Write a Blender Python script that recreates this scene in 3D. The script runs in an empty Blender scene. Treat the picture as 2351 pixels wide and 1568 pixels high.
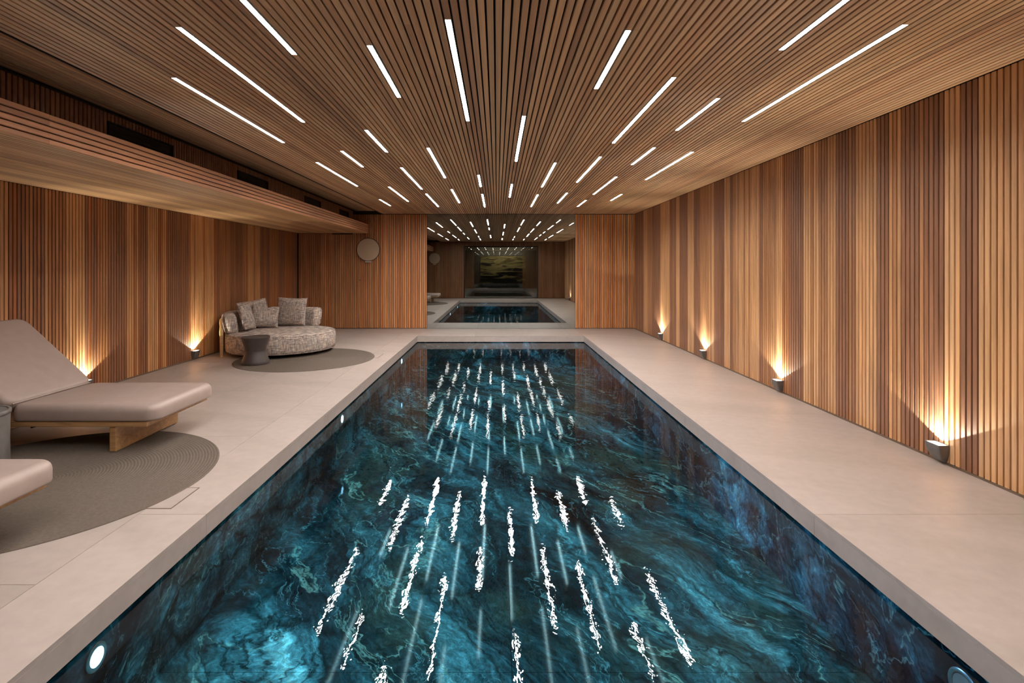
import bpy, bmesh, math, random
from mathutils import Matrix, Vector

random.seed(7)
R = math.radians
S = bpy.context.scene
COL = S.collection

# ------------------------------------------------------------------ camera, world, exposure
F = 1180.0                       # focal length in pixels of the 2351-wide frame
cam_data = bpy.data.cameras.new('camera')
cam = bpy.data.objects.new('camera', cam_data)
COL.objects.link(cam)
cam_data.sensor_width = 36.0
cam_data.lens = F / 2351 * 36.0
cam_data.shift_x = 34.5 / 2351
cam_data.shift_y = -167.0 / 2351
cam_data.clip_start = 0.02
cam.location = (0, 0, 1.5)
cam.rotation_euler = (R(90), 0, 0)
S.camera = cam

world = bpy.data.worlds.new('world')
S.world = world
world.use_nodes = True
world.node_tree.nodes['Background'].inputs[0].default_value = (0.0, 0.0, 0.0, 1)

S.view_settings.view_transform = 'Standard'
S.view_settings.look = 'None'
S.view_settings.gamma = 1.0
S.view_settings.use_curve_mapping = False
S.view_settings.exposure = 0.0

STRIP_POWER = 120.0              # emission of the ceiling strips
UPLIGHT_WIDE, UPLIGHT_CORE = 48.0, 95.0
POOL_POWER = 45.0
POOL_SPOT = 170.0

# ------------------------------------------------------------------ room dimensions (metres)
XL, XR = -5.0, 3.44              # finished slat faces of the side walls
YB, YN = 12.87, -0.35            # back wall face, rear wall face
ZC = 2.869                       # underside of ceiling slats
PX0, PX1, PY0, PY1 = -1.775, 1.938, 1.12, 11.46   # deck edge round the pool
WATER_Z, POOL_Z = -0.145, -0.66
PITCH = 0.5129 / 11
SLAT_W, SLAT_D = 0.0352, 0.022

# ------------------------------------------------------------------ node helpers
def make_mat(name):
    m = bpy.data.materials.new(name)
    m.use_nodes = True
    nt = m.node_tree
    nt.nodes.clear()
    out = nt.nodes.new('ShaderNodeOutputMaterial')
    def N(t, props=None, **ins):
        n = nt.nodes.new('ShaderNode' + t)
        for k, v in (props or {}).items():
            setattr(n, k, v)
        for k, v in ins.items():
            sock = n.inputs[int(k[1:])] if k[0] == '_' and k[1:].isdigit() else n.inputs[k.replace('_', ' ')]
            if isinstance(v, bpy.types.NodeSocket):
                nt.links.new(v, sock)
            else:
                sock.default_value = v
        return n
    return m, nt, N, out

def ramp(N, fac, stops, interp='LINEAR'):
    n = N('ValToRGB', Fac=fac)
    cr = n.color_ramp
    cr.interpolation = interp
    while len(cr.elements) < len(stops):
        cr.elements.new(0.5)
    for e, (p, c) in zip(cr.elements, stops):
        e.position = p
        e.color = (c[0], c[1], c[2], 1)
    return n.outputs['Color']

def g(v):
    return (v, v, v)

def simple(name, col, rough=0.5, metal=0.0, noise=0.0, scale=20.0, spec=0.5, emit=None, estr=0.0, bump=0.0):
    m, nt, N, out = make_mat(name)
    b = N('BsdfPrincipled')
    b.inputs['Base Color'].default_value = (*col, 1)
    b.inputs['Roughness'].default_value = rough
    b.inputs['Metallic'].default_value = metal
    b.inputs['Specular IOR Level'].default_value = spec
    tc = N('TexCoord')
    nz = N('TexNoise', Vector=tc.outputs['Object'], Scale=scale, Detail=5.0)
    if noise:
        lo = tuple(c * (1 - noise) for c in col)
        hi = tuple(min(1, c * (1 + noise)) for c in col)
        nt.links.new(ramp(N, nz.outputs['Fac'], [(0.3, lo), (0.7, hi)]), b.inputs['Base Color'])
    if bump:
        bp = N('Bump', Strength=bump, Distance=0.004, Height=nz.outputs['Fac'])
        nt.links.new(bp.outputs['Normal'], b.inputs['Normal'])
    if emit:
        b.inputs['Emission Color'].default_value = (*emit, 1)
        b.inputs['Emission Strength'].default_value = estr
    nt.links.new(b.outputs[0], out.inputs[0])
    return m

# slat timber: tone per object, grain along the slat's own length (local Z)
def slat_material():
    m, nt, N, out = make_mat('cedar_slat')
    oi = N('ObjectInfo')
    tc = N('TexCoord')
    off = N('VectorMath', {'operation': 'SCALE'}, _0=(37.0, 11.0, 53.0), Scale=oi.outputs['Random'])
    add = N('VectorMath', {'operation': 'ADD'}, _0=tc.outputs['Object'], _1=off.outputs[0])
    mp = N('Mapping', Vector=add.outputs[0], Scale=(60.0, 30.0, 5.0))
    n1 = N('TexNoise', Vector=mp.outputs[0], Scale=1.0, Detail=4.0, Roughness=0.6)
    mp2 = N('Mapping', Vector=add.outputs[0], Scale=(9.0, 5.0, 3.0))
    n2 = N('TexNoise', Vector=mp2.outputs[0], Scale=1.0, Detail=2.0)
    a = N('MapRange', Value=n1.outputs['Fac'], _1=0.25, _2=0.75, _3=0.80, _4=1.15)
    b2 = N('MapRange', Value=n2.outputs['Fac'], _1=0.3, _2=0.7, _3=0.80, _4=1.16)
    mul = N('Math', {'operation': 'MULTIPLY'}, _0=a.outputs[0], _1=b2.outputs[0])
    col = N('VectorMath', {'operation': 'SCALE'}, _0=oi.outputs['Color'], Scale=mul.outputs[0])
    p = N('BsdfPrincipled', Base_Color=col.outputs[0], Roughness=0.48)
    p.inputs['Specular IOR Level'].default_value = 0.35
    nt.links.new(p.outputs[0], out.inputs[0])
    return m

def stone_material():
    m, nt, N, out = make_mat('pale_limestone')
    geo = N('NewGeometry')
    oi = N('ObjectInfo')
    off = N('VectorMath', {'operation': 'SCALE'}, _0=(13.0, 29.0, 7.0), Scale=oi.outputs['Random'])
    add = N('VectorMath', {'operation': 'ADD'}, _0=geo.outputs['Position'], _1=off.outputs[0])
    mr = N('Mapping', Vector=add.outputs[0], Rotation=(0, 0, R(24)))
    mp = N('Mapping', Vector=mr.outputs[0], Scale=(0.5, 2.2, 2.0))
    n1 = N('TexNoise', Vector=mp.outputs[0], Scale=0.9, Detail=5.0, Roughness=0.5, Distortion=0.8)
    n2 = N('TexNoise', Vector=geo.outputs['Position'], Scale=14.0, Detail=4.0)
    c1 = ramp(N, n1.outputs['Fac'], [(0.25, (0.345, 0.298, 0.258)), (0.5, (0.395, 0.338, 0.305)), (0.75, (0.425, 0.368, 0.330))])
    c2 = ramp(N, n2.outputs['Fac'], [(0.3, g(0.95)), (0.7, g(1.04))])
    rv = N('MapRange', Value=oi.outputs['Random'], _3=0.97, _4=1.03)
    mx = N('MixRGB', {'blend_type': 'MULTIPLY'}, Fac=1.0, Color1=c1, Color2=c2)
    sc = N('VectorMath', {'operation': 'SCALE'}, _0=mx.outputs[0], Scale=rv.outputs[0])
    p = N('BsdfPrincipled', Base_Color=sc.outputs[0], Roughness=0.42)
    p.inputs['Specular IOR Level'].default_value = 0.35
    nt.links.new(p.outputs[0], out.inputs[0])
    return m

def quartzite_material():
    m, nt, N, out = make_mat('blue_quartzite')
    geo = N('NewGeometry')
    def warp(src, scale, detail, amt):
        w = N('TexNoise', Vector=src, Scale=scale, Detail=detail, Roughness=0.6)
        d = N('VectorMath', {'operation': 'SUBTRACT'}, _0=w.outputs['Color'], _1=(0.5, 0.5, 0.5))
        e = N('VectorMath', {'operation': 'SCALE'}, _0=d.outputs[0], Scale=amt)
        return N('VectorMath', {'operation': 'ADD'}, _0=src, _1=e.outputs[0]).outputs[0]
    p1 = warp(geo.outputs['Position'], 0.5, 2.0, 0.75)
    p2 = warp(p1, 2.0, 4.0, 0.26)
    p3 = warp(p2, 9.0, 3.0, 0.07)
    # the beds of the stone run diagonally along the pool
    def beds(src, deg, along, across):
        r = N('Mapping', Vector=src, Rotation=(0, 0, R(deg)))
        return N('Mapping', Vector=r.outputs[0], Scale=(along, across, across)).outputs[0]
    nA = N('TexNoise', Vector=beds(p3, 60, 0.55, 2.6), Scale=1.2, Detail=12.0, Roughness=0.66, Distortion=0.15)
    base = ramp(N, nA.outputs['Fac'], [(0.36, (0.003, 0.008, 0.012)), (0.45, (0.007, 0.027, 0.038)),
                                       (0.52, (0.016, 0.060, 0.080)), (0.60, (0.034, 0.120, 0.155)),
                                       (0.70, (0.11, 0.31, 0.37))])
    # broad light and dark beds
    nL = N('TexNoise', Vector=beds(p2, 64, 0.30, 1.1), Scale=1.0, Detail=4.0, Roughness=0.55)
    cL = ramp(N, nL.outputs['Fac'], [(0.36, g(0.40)), (0.5, g(0.95)), (0.64, g(1.7))])
    mL = N('MixRGB', {'blend_type': 'MULTIPLY'}, Fac=1.0, Color1=base, Color2=cL)
    # lens-shaped beds with dark outlines
    vc = N('TexVoronoi', {'feature': 'SMOOTH_F1'}, Vector=beds(p3, 60, 0.85, 2.6), Scale=1.15, Smoothness=0.25)
    vs = N('SeparateColor', Color=vc.outputs['Color'])
    cV = ramp(N, vs.outputs[0], [(0.15, g(0.42)), (0.5, g(0.9)), (0.85, g(1.45))])
    mL = N('MixRGB', {'blend_type': 'MULTIPLY'}, Fac=1.0, Color1=mL.outputs[0], Color2=cV)
    ve = N('TexVoronoi', {'feature': 'DISTANCE_TO_EDGE'}, Vector=beds(p3, 60, 0.85, 2.6), Scale=1.15)
    fE = ramp(N, ve.outputs['Distance'], [(0.0, g(0.85)), (0.03, g(0.45)), (0.09, g(0))])
    mL = N('MixRGB', {}, Fac=fE, Color1=mL.outputs[0], Color2=(0.003, 0.010, 0.014, 1))
    # olive and plum clouds
    nB = N('TexNoise', Vector=p1, Scale=1.1, Detail=6.0, Roughness=0.65)
    fB = ramp(N, nB.outputs['Fac'], [(0.50, g(0)), (0.66, g(0.6))])
    mB = N('MixRGB', {}, Fac=fB, Color1=mL.outputs[0], Color2=(0.030, 0.052, 0.042, 1))
    nC = N('TexNoise', Vector=p2, Scale=0.8, Detail=7.0, Roughness=0.65)
    fC = ramp(N, nC.outputs['Fac'], [(0.56, g(0)), (0.68, g(0.5))])
    mC = N('MixRGB', {}, Fac=fC, Color1=mB.outputs[0], Color2=(0.036, 0.030, 0.042, 1))
    # thin pale seams, black fissures, fine crystals
    def seam(src, scale, level, width, strength, col, under):
        n = N('TexNoise', Vector=src, Scale=scale, Detail=6.0, Roughness=0.55, Distortion=0.4)
        a = N('Math', {'operation': 'SUBTRACT'}, _0=n.outputs['Fac'], _1=level)
        b = N('Math', {'operation': 'ABSOLUTE'}, _0=a.outputs[0])
        f = ramp(N, b.outputs[0], [(0.0, g(strength)), (width * 0.4, g(strength * 0.5)), (width, g(0))])
        return N('MixRGB', {}, Fac=f, Color1=under, Color2=(*col, 1)).outputs[0]
    c = seam(beds(p2, 57, 0.45, 1.7), 0.8, 0.545, 0.007, 0.55, (0.17, 0.33, 0.31), mC.outputs[0])
    c = seam(beds(p3, 66, 0.6, 2.4), 1.3, 0.49, 0.006, 0.5, (0.10, 0.27, 0.32), c)
    c = seam(beds(p3, 62, 0.5, 2.0), 1.0, 0.45, 0.020, 0.9, (0.003, 0.009, 0.013), c)
    nS = N('TexNoise', Vector=beds(p3, 60, 14.0, 34.0), Scale=1.0, Detail=5.0, Roughness=0.75)
    cS = ramp(N, nS.outputs['Fac'], [(0.30, g(0.35)), (0.5, g(0.95)), (0.70, g(2.0))])
    mS = N('MixRGB', {'blend_type': 'MULTIPLY'}, Fac=1.0, Color1=c, Color2=cS)
    p = N('BsdfPrincipled', Base_Color=mS.outputs[0], Roughness=0.055)
    p.inputs['Specular IOR Level'].default_value = 0.016
    nt.links.new(p.outputs[0], out.inputs[0])
    return m

def water_material():
    m, nt, N, out = make_mat('still_pool_water')
    geo = N('NewGeometry')
    mp = N('Mapping', Vector=geo.outputs['Position'], Scale=(1.0, 0.8, 1.0))
    n1 = N('TexNoise', Vector=mp.outputs[0], Scale=13.0, Detail=3.0, Roughness=0.55)
    bp = N('Bump', Strength=1.0, Distance=0.00075, Height=n1.outputs['Fac'])
    # rays cross the surface unbent, so the same reflectance is used from either side
    ior = N('MapRange', Value=geo.outputs['Backfacing'], _3=1.33, _4=1 / 1.33)
    fr = N('Fresnel', IOR=ior.outputs[0], Normal=bp.outputs['Normal'])
    gl = N('BsdfGlossy', Roughness=0.010, Normal=bp.outputs['Normal'])
    tr = N('BsdfTransparent', Color=(0.66, 0.93, 1.0, 1))
    mx = N('MixShader', _0=fr.outputs[0], _1=tr.outputs[0], _2=gl.outputs[0])
    nt.links.new(mx.outputs[0], out.inputs[0])
    return m

def mirror_material():
    m, nt, N, out = make_mat('smoked_mirror')
    gl = N('BsdfGlossy', Color=(0.40, 0.425, 0.415, 1), Roughness=0.004)
    nt.links.new(gl.outputs[0], out.inputs[0])
    return m

def glass_material():
    m, nt, N, out = make_mat('dark_tinted_glass')
    gl = N('BsdfGlossy', Color=(0.9, 0.9, 0.9, 1), Roughness=0.004)
    tr = N('BsdfTransparent', Color=(0.55, 0.55, 0.52, 1))
    mx = N('MixShader', _0=0.16, _1=tr.outputs[0], _2=gl.outputs[0])
    nt.links.new(mx.outputs[0], out.inputs[0])
    return m

def tweed_material(name, tint):
    m, nt, N, out = make_mat(name)
    tc = N('TexCoord')
    ma = N('Mapping', Vector=tc.outputs['Object'], Scale=(12.0, 12.0, 85.0))
    mb = N('Mapping', Vector=tc.outputs['Object'], Scale=(85.0, 85.0, 10.0))
    na = N('TexNoise', Vector=ma.outputs[0], Scale=1.0, Detail=2.0)
    nb = N('TexNoise', Vector=mb.outputs[0], Scale=1.0, Detail=2.0)
    nc = N('TexNoise', Vector=tc.outputs['Object'], Scale=9.0, Detail=3.0)
    ad = N('Math', {'operation': 'ADD'}, _0=na.outputs['Fac'], _1=nb.outputs['Fac'])
    hf = N('Math', {'operation': 'MULTIPLY'}, _0=ad.outputs[0], _1=0.5)
    t = tint
    c = ramp(N, hf.outputs[0], [(0.33, (0.145 * t, 0.13 * t, 0.122 * t)), (0.45, (0.24 * t, 0.21 * t, 0.195 * t)),
                                (0.54, (0.40 * t, 0.335 * t, 0.285 * t)), (0.64, (0.60 * t, 0.55 * t, 0.49 * t))])
    c2 = ramp(N, nc.outputs['Fac'], [(0.35, (0.88, 0.9, 0.93)), (0.65, (1.08, 1.02, 0.98))])
    mx = N('MixRGB', {'blend_type': 'MULTIPLY'}, Fac=1.0, Color1=c, Color2=c2)
    bp = N('Bump', Strength=0.5, Distance=0.004, Height=hf.outputs[0])
    p = N('BsdfPrincipled', Base_Color=mx.outputs[0], Roughness=0.9, Normal=bp.outputs['Normal'])
    p.inputs['Specular IOR Level'].default_value = 0.1
    nt.links.new(p.outputs[0], out.inputs[0])
    return m

def oak_material():
    m, nt, N, out = make_mat('oiled_oak')
    tc = N('TexCoord')
    mp = N('Mapping', Vector=tc.outputs['Object'], Scale=(2.5, 22.0, 30.0))
    n1 = N('TexNoise', Vector=mp.outputs[0], Scale=1.5, Detail=5.0, Distortion=0.6)
    c = ramp(N, n1.outputs['Fac'], [(0.3, (0.33, 0.18, 0.075)), (0.7, (0.52, 0.31, 0.14))])
    p = N('BsdfPrincipled', Base_Color=c, Roughness=0.45)
    nt.links.new(p.outputs[0], out.inputs[0])
    return m

def reflection_panel_material():
    m, nt, N, out = make_mat('gold_and_black_reflection')  # colours imitate gold and black reflections in the rear glass
    tc = N('TexCoord')
    mp = N('Mapping', Vector=tc.outputs['Object'], Scale=(0.5, 1.0, 4.0))
    n1 = N('TexNoise', Vector=mp.outputs[0], Scale=1.6, Detail=5.0, Distortion=0.8)
    sep = N('SeparateXYZ', Vector=tc.outputs['Object'])
    h = N('MapRange', Value=sep.outputs['Z'], _1=0.0, _2=1.75, _3=-0.22, _4=0.22)
    ad = N('Math', {'operation': 'ADD'}, _0=n1.outputs['Fac'], _1=h.outputs[0])
    c = ramp(N, ad.outputs[0], [(0.36, (0.012, 0.011, 0.012)), (0.46, (0.05, 0.04, 0.03)), (0.5, (0.30, 0.24, 0.12)),
                                (0.58, (0.42, 0.33, 0.15)), (0.70, (0.10, 0.075, 0.03)), (0.8, (0.38, 0.30, 0.13))])
    p = N('BsdfPrincipled', Base_Color=c, Roughness=0.5)
    nt.links.new(p.outputs[0], out.inputs[0])
    return m

M = {}
M['slat'] = slat_material()
M['stone'] = stone_material()
M['quartz'] = quartzite_material()
M['water'] = water_material()
M['mirror'] = mirror_material()
M['glass'] = glass_material()
M['tweed'] = tweed_material('grey_tweed', 1.15)
M['tweed_pale'] = tweed_material('grey_tweed_cushion', 1.05)
M['oak'] = oak_material()
M['reflection_panel'] = reflection_panel_material()
M['backing'] = simple('dark_backing', (0.022, 0.012, 0.007), 0.8, noise=0.2)
M['black'] = simple('black_metal', (0.012, 0.012, 0.013), 0.4, spec=0.4)
M['gap'] = simple('shadow_gap_black', (0.006, 0.007, 0.008), 0.7)
M['joint'] = simple('mortar_joint', (0.26, 0.21, 0.175), 0.8, noise=0.1)
M['lamp_body'] = simple('graphite_lamp_metal', (0.17, 0.168, 0.165), 0.35, metal=0.5, noise=0.1)
M['alu'] = simple('white_aluminium', (0.75, 0.74, 0.72), 0.4)
M['steel'] = simple('brushed_steel', (0.62, 0.61, 0.59), 0.28, metal=1.0, noise=0.08)
M['bronze'] = simple('bronze_trim', (0.16, 0.11, 0.075), 0.5, metal=0.3, noise=0.1)
M['strip'] = simple('lit_strip', (0.9, 0.9, 0.9), 0.5, emit=(1.0, 0.93, 0.88), estr=STRIP_POWER)
M['lens'] = simple('lit_lens', (0.9, 0.9, 0.88), 0.4, emit=(1.0, 0.93, 0.80), estr=7.0)
M['pool_lens'] = simple('lit_pool_lens', (0.9, 0.9, 0.9), 0.3, emit=(0.40, 0.72, 1.0), estr=POOL_POWER)
M['leather'] = simple('taupe_leather', (0.375, 0.298, 0.262), 0.42, noise=0.05, scale=9, spec=0.4, bump=0.03)
M['rug'] = simple('taupe_woven_rug', (0.128, 0.104, 0.085), 0.9, noise=0.12, scale=60, spec=0.1, bump=0.15)
M['table'] = simple('dark_taupe_lacquer', (0.058, 0.046, 0.042), 0.5, noise=0.06)
M['table_grey'] = simple('grey_stoneware', (0.17, 0.16, 0.15), 0.6, noise=0.1)
M['speaker_cloth'] = simple('tan_speaker_cloth', (0.42, 0.31, 0.215), 0.85, noise=0.06, scale=90, spec=0.1)
M['plaster'] = simple('grey_plaster', (0.12, 0.105, 0.09), 0.8, noise=0.08)

# ------------------------------------------------------------------ object helpers
def obj(name, data, mat=None, parent=None, mtx=None, color=None):
    if isinstance(data, bmesh.types.BMesh):
        me = bpy.data.meshes.new(name)
        data.to_mesh(me)
        data.free()
    else:
        me = data
    if mat is not None and me is not None and len(me.materials) == 0:
        me.materials.append(mat)
    o = bpy.data.objects.new(name, me)
    COL.objects.link(o)
    if parent is not None:
        o.parent = parent
    if mtx is not None:
        o.matrix_basis = mtx
    if color is not None:
        o.color = (*color, 1)
    return o

def tag(o, label=None, cat=None, group=None, kind=None):
    for k, v in (('label', label), ('category', cat), ('group', group), ('kind', kind)):
        if v:
            o[k] = v
    return o

def thing(name, loc, label, cat, group=None, kind=None, rz=0.0):
    o = obj(name, None)
    o.empty_display_size = 0.1
    o.location = loc
    o.rotation_euler = (0, 0, rz)
    return tag(o, label, cat, group, kind)

def smooth(o, angle=None):
    for p in o.data.polygons:
        p.use_smooth = True
    if angle:
        try:
            o.data.set_sharp_from_angle(angle=R(angle))
        except Exception:
            pass
    return o

def add_box(bm, x0, x1, y0, y1, z0, z1):
    vs = [bm.verts.new((x, y, z)) for x in (x0, x1) for y in (y0, y1) for z in (z0, z1)]
    q = [(0, 1, 3, 2), (4, 6, 7, 5), (0, 4, 5, 1), (2, 3, 7, 6), (0, 2, 6, 4), (1, 5, 7, 3)]
    return [bm.faces.new([vs[i] for i in f]) for f in q]

def box(x0, x1, y0, y1, z0, z1, bevel=0.0, seg=2):
    bm = bmesh.new()
    add_box(bm, x0, x1, y0, y1, z0, z1)
    bmesh.ops.recalc_face_normals(bm, faces=bm.faces)
    if bevel:
        bmesh.ops.bevel(bm, geom=bm.edges[:], offset=bevel, segments=seg, profile=0.5, affect='EDGES')
    return bm

def boxes(lst):
    bm = bmesh.new()
    for b in lst:
        add_box(bm, *b)
    bmesh.ops.recalc_face_normals(bm, faces=bm.faces)
    return bm

def lathe(profile, n=48, cap=True):
    bm = bmesh.new()
    rings = []
    for r, z in profile:
        if r < 1e-6:
            rings.append([bm.verts.new((0, 0, z))])
        else:
            rings.append([bm.verts.new((r * math.cos(2 * math.pi * k / n), r * math.sin(2 * math.pi * k / n), z)) for k in range(n)])
    for a, b in zip(rings, rings[1:]):
        for k in range(n):
            k2 = (k + 1) % n
            f = [a[k % len(a)], a[k2 % len(a)], b[k2 % len(b)], b[k % len(b)]]
            f2 = []
            for v in f:
                if v not in f2:
                    f2.append(v)
            if len(f2) > 2:
                bm.faces.new(f2)
    bmesh.ops.recalc_face_normals(bm, faces=bm.faces)
    return bm

def prism_y(poly, y0, y1):
    """extrude an (x, z) polygon along y"""
    bm = bmesh.new()
    a = [bm.verts.new((x, y0, z)) for x, z in poly]
    b = [bm.verts.new((x, y1, z)) for x, z in poly]
    n = len(poly)
    bm.faces.new(a)
    bm.faces.new(b[::-1])
    for i in range(n):
        j = (i + 1) % n
        bm.faces.new([a[i], a[j], b[j], b[i]])
    bmesh.ops.recalc_face_normals(bm, faces=bm.faces)
    return bm

# one shared slat: width along X, length (0..1) along Z, face towards -Y at y = -SLAT_D
def slat_mesh():
    w, d, c = SLAT_W / 2, SLAT_D, 0.0025
    poly = [(-w, 0), (-w, -d + c), (-w + c, -d), (w - c, -d), (w, -d + c), (w, 0)]
    bm = bmesh.new()
    a = [bm.verts.new((x, y, 0)) for x, y in poly]
    b = [bm.verts.new((x, y, 1)) for x, y in poly]
    bm.faces.new(a)
    bm.faces.new(b[::-1])
    for i in range(6):
        j = (i + 1) % 6
        bm.faces.new([a[i], a[j], b[j], b[i]])
    bmesh.ops.recalc_face_normals(bm, faces=bm.faces)
    me = bpy.data.meshes.new('slat')
    bm.to_mesh(me)
    bm.free()
    me.materials.append(M['slat'])
    return me
SLAT = slat_mesh()

def basis(x, y, z):
    return Matrix(((x[0], y[0], z[0], 0), (x[1], y[1], z[1], 0), (x[2], y[2], z[2], 0), (0, 0, 0, 1)))
FACE_BACK = basis((1, 0, 0), (0, 1, 0), (0, 0, 1))         # faces the camera (-Y)
FACE_REAR = basis((-1, 0, 0), (0, -1, 0), (0, 0, 1))       # faces +Y
FACE_RIGHT = basis((0, -1, 0), (1, 0, 0), (0, 0, 1))       # right wall, faces -X
FACE_LEFT = basis((0, 1, 0), (-1, 0, 0), (0, 0, 1))        # left wall, faces +X
FACE_DOWN = basis((-1, 0, 0), (0, 0, 1), (0, 1, 0))        # ceiling, length along Y
FACE_EDGE = basis((0, 0, -1), (-1, 0, 0), (0, 1, 0))       # bulkhead face +X, length along Y

def slat(parent, rot, pos, length, color):
    return obj('slat', SLAT, None, parent, Matrix.Translation(pos) @ rot @ Matrix.Diagonal((1, 1, length, 1)), color)

def jit(c, a=0.10):
    k = 1 + random.uniform(-a, a)
    w = random.uniform(-0.05, 0.05)
    return (min(1, c[0] * k), min(1, c[1] * k * (1 + w)), min(1, c[2] * k * (1 + 2 * w)))

LIGHT = (0.64, 0.368, 0.180)
MID = (0.43, 0.215, 0.100)
DARK = (0.285, 0.138, 0.076)
RED = (0.40, 0.165, 0.066)
TONE = {'L': LIGHT, 'M': MID, 'D': DARK, 'R': RED}

# ------------------------------------------------------------------ floor (deck)
fl = obj('floor', boxes([(XL - 0.05, PX0 - 0.03, YN - 0.1, YB + 0.1, -0.117, -0.021),
                         (PX1 + 0.03, XR + 0.05, YN - 0.1, YB + 0.1, -0.117, -0.021),
                         (PX0 - 0.03, PX1 + 0.03, PY1 + 0.03, YB + 0.1, -0.117, -0.021),
                         (PX0 - 0.03, PX1 + 0.03, YN - 0.1, PY0 - 0.03, -0.117, -0.021)]), M['joint'])
tag(fl, 'pale pinkish-beige stone pool deck running round the water', 'floor', kind='structure')
J = 0.0012
def tile(x0, x1, y0, y1):
    obj('tile', box(x0 + J, x1 - J, y0 + J, y1 - J, -0.021, 0.0), M['stone'], fl)
def cuts(lo, hi, first, step):
    c = [lo]
    v = first
    while v > lo + 0.15:
        v -= step
    while v < hi - 0.15:
        if v > lo + 0.15:
            c.append(v)
        v += step
    return c + [hi]
for (x0, x1, f0) in ((XL - 0.03, -4.35, 3.9), (-4.35, -3.27, 2.31), (-3.27, -2.19, 4.6), (-2.19, PX0, 3.14),
                     (PX1, XR + 0.03, 3.14)):
    cs = cuts(YN - 0.02, YB + 0.02, f0, 2.16)
    for a, b in zip(cs, cs[1:]):
        tile(x0, x1, a, b)
for (y0, y1) in ((PY1, YB + 0.02), (YN - 0.02, PY0)):
    cs = cuts(PX0, PX1, -0.5, 1.08)
    for a, b in zip(cs, cs[1:]):
        tile(a, b, y0, y1)
# coping: the upright face below the deck edge
def coping(x0, x1, y0, y1):
    obj('coping_panel', box(x0, x1, y0, y1, -0.13, -0.0225), M['stone'], fl)
for a, b in zip(*(lambda c: (c, c[1:]))(cuts(PY0, PY1, 3.14, 2.16))):
    coping(PX0 - 0.025, PX0, a + J, b - J)
    coping(PX1, PX1 + 0.025, a + J, b - J)
for a, b in zip(*(lambda c: (c, c[1:]))(cuts(PX0 - 0.025, PX1 + 0.025, -0.5, 1.08))):
    coping(a + J, b - J, PY1 + J, PY1 + 0.025)
    coping(a + J, b - J, PY0 - 0.025, PY0 - J)

# ------------------------------------------------------------------ pool basin
WX0, WX1, WY0, WY1 = PX0 - 0.03, PX1 + 0.03, PY0 - 0.03, PY1 + 0.03
bas = obj('pool_basin', boxes([(WX0 - 0.10, WX1 + 0.10, WY0 - 0.10, WY1 + 0.10, POOL_Z - 0.2, POOL_Z - 0.03),
                               (WX0 - 0.10, WX0 - 0.032, WY0, WY1, POOL_Z - 0.03, -0.119),
                               (WX1 + 0.032, WX1 + 0.10, WY0, WY1, POOL_Z - 0.03, -0.119),
                               (WX0 - 0.10, WX1 + 0.10, WY1 + 0.034, WY1 + 0.10, POOL_Z - 0.03, -0.119),
                               (WX0 - 0.10, WX1 + 0.10, WY0 - 0.10, WY0 - 0.034, POOL_Z - 0.03, -0.119)]), M['gap'])
tag(bas, 'deep blue veined stone basin of the swimming pool', 'pool', kind='structure')
G = 0.0015
ys = cuts(WY0, WY1, 2.75, 1.55)
xs = [WX0, -0.95, 0.98, WX1]
xs = [WX0, 0.08, WX1]
for a, b in zip(ys, ys[1:]):
    for c, d in zip(xs, xs[1:]):
        obj('floor_slab', box(c + G, d - G, a + G, b - G, POOL_Z - 0.03, POOL_Z), M['quartz'], bas)
    obj('wall_slab', box(WX0 - 0.03, WX0, a + G, b - G, POOL_Z - 0.03, -0.118), M['quartz'], bas)
    obj('wall_slab', box(WX1, WX1 + 0.03, a + G, b - G, POOL_Z - 0.03, -0.118), M['quartz'], bas)
for c, d in zip(xs, xs[1:]):
    obj('wall_slab', box(c + G, d - G, WY1, WY1 + 0.03, -0.50, -0.118), M['quartz'], bas)
    obj('wall_slab', box(c + G, d - G, WY1 + 0.006, WY1 + 0.03, POOL_Z - 0.03, -0.504), M['quartz'], bas)
    obj('wall_slab', box(c + G, d - G, WY0 - 0.03, WY0, POOL_Z - 0.03, -0.118), M['quartz'], bas)
bm = bmesh.new()
bm.faces.new([bm.verts.new(v) for v in ((WX0 + .001, WY0 + .001, 0), (WX1 - .001, WY0 + .001, 0), (WX1 - .001, WY1 - .001, 0), (WX0 + .001, WY1 - .001, 0))])
wat = obj('water', bm, M['water'])
wat.location.z = WATER_Z
tag(wat, 'still clear water filling the sunken pool', 'water', kind='structure')

# ------------------------------------------------------------------ walls
SB = 0.020    # bottom of slats
def wall_core(name, b, label):
    o = obj(name, box(*b), M['backing'])
    return tag(o, label, 'wall', kind='structure')
wr = wall_core('wall_right', (XR + SLAT_D, XR + 0.12, YN - 0.1, YB + 0.1, -0.02, ZC + 0.1), 'right wall of upright cedar slats in light and dark bands')
wl = wall_core('wall_left', (XL - 0.12, XL - SLAT_D, YN - 0.1, YB + 0.1, -0.02, ZC + 0.1), 'left wall of shaded upright cedar slats behind the loungers and sofa')
wb = wall_core('wall_back', (XL - 0.02, XR + 0.02, YB + SLAT_D, YB + 0.12, -0.02, ZC + 0.1), 'far wall of reddish slats either side of the mirror')

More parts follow.
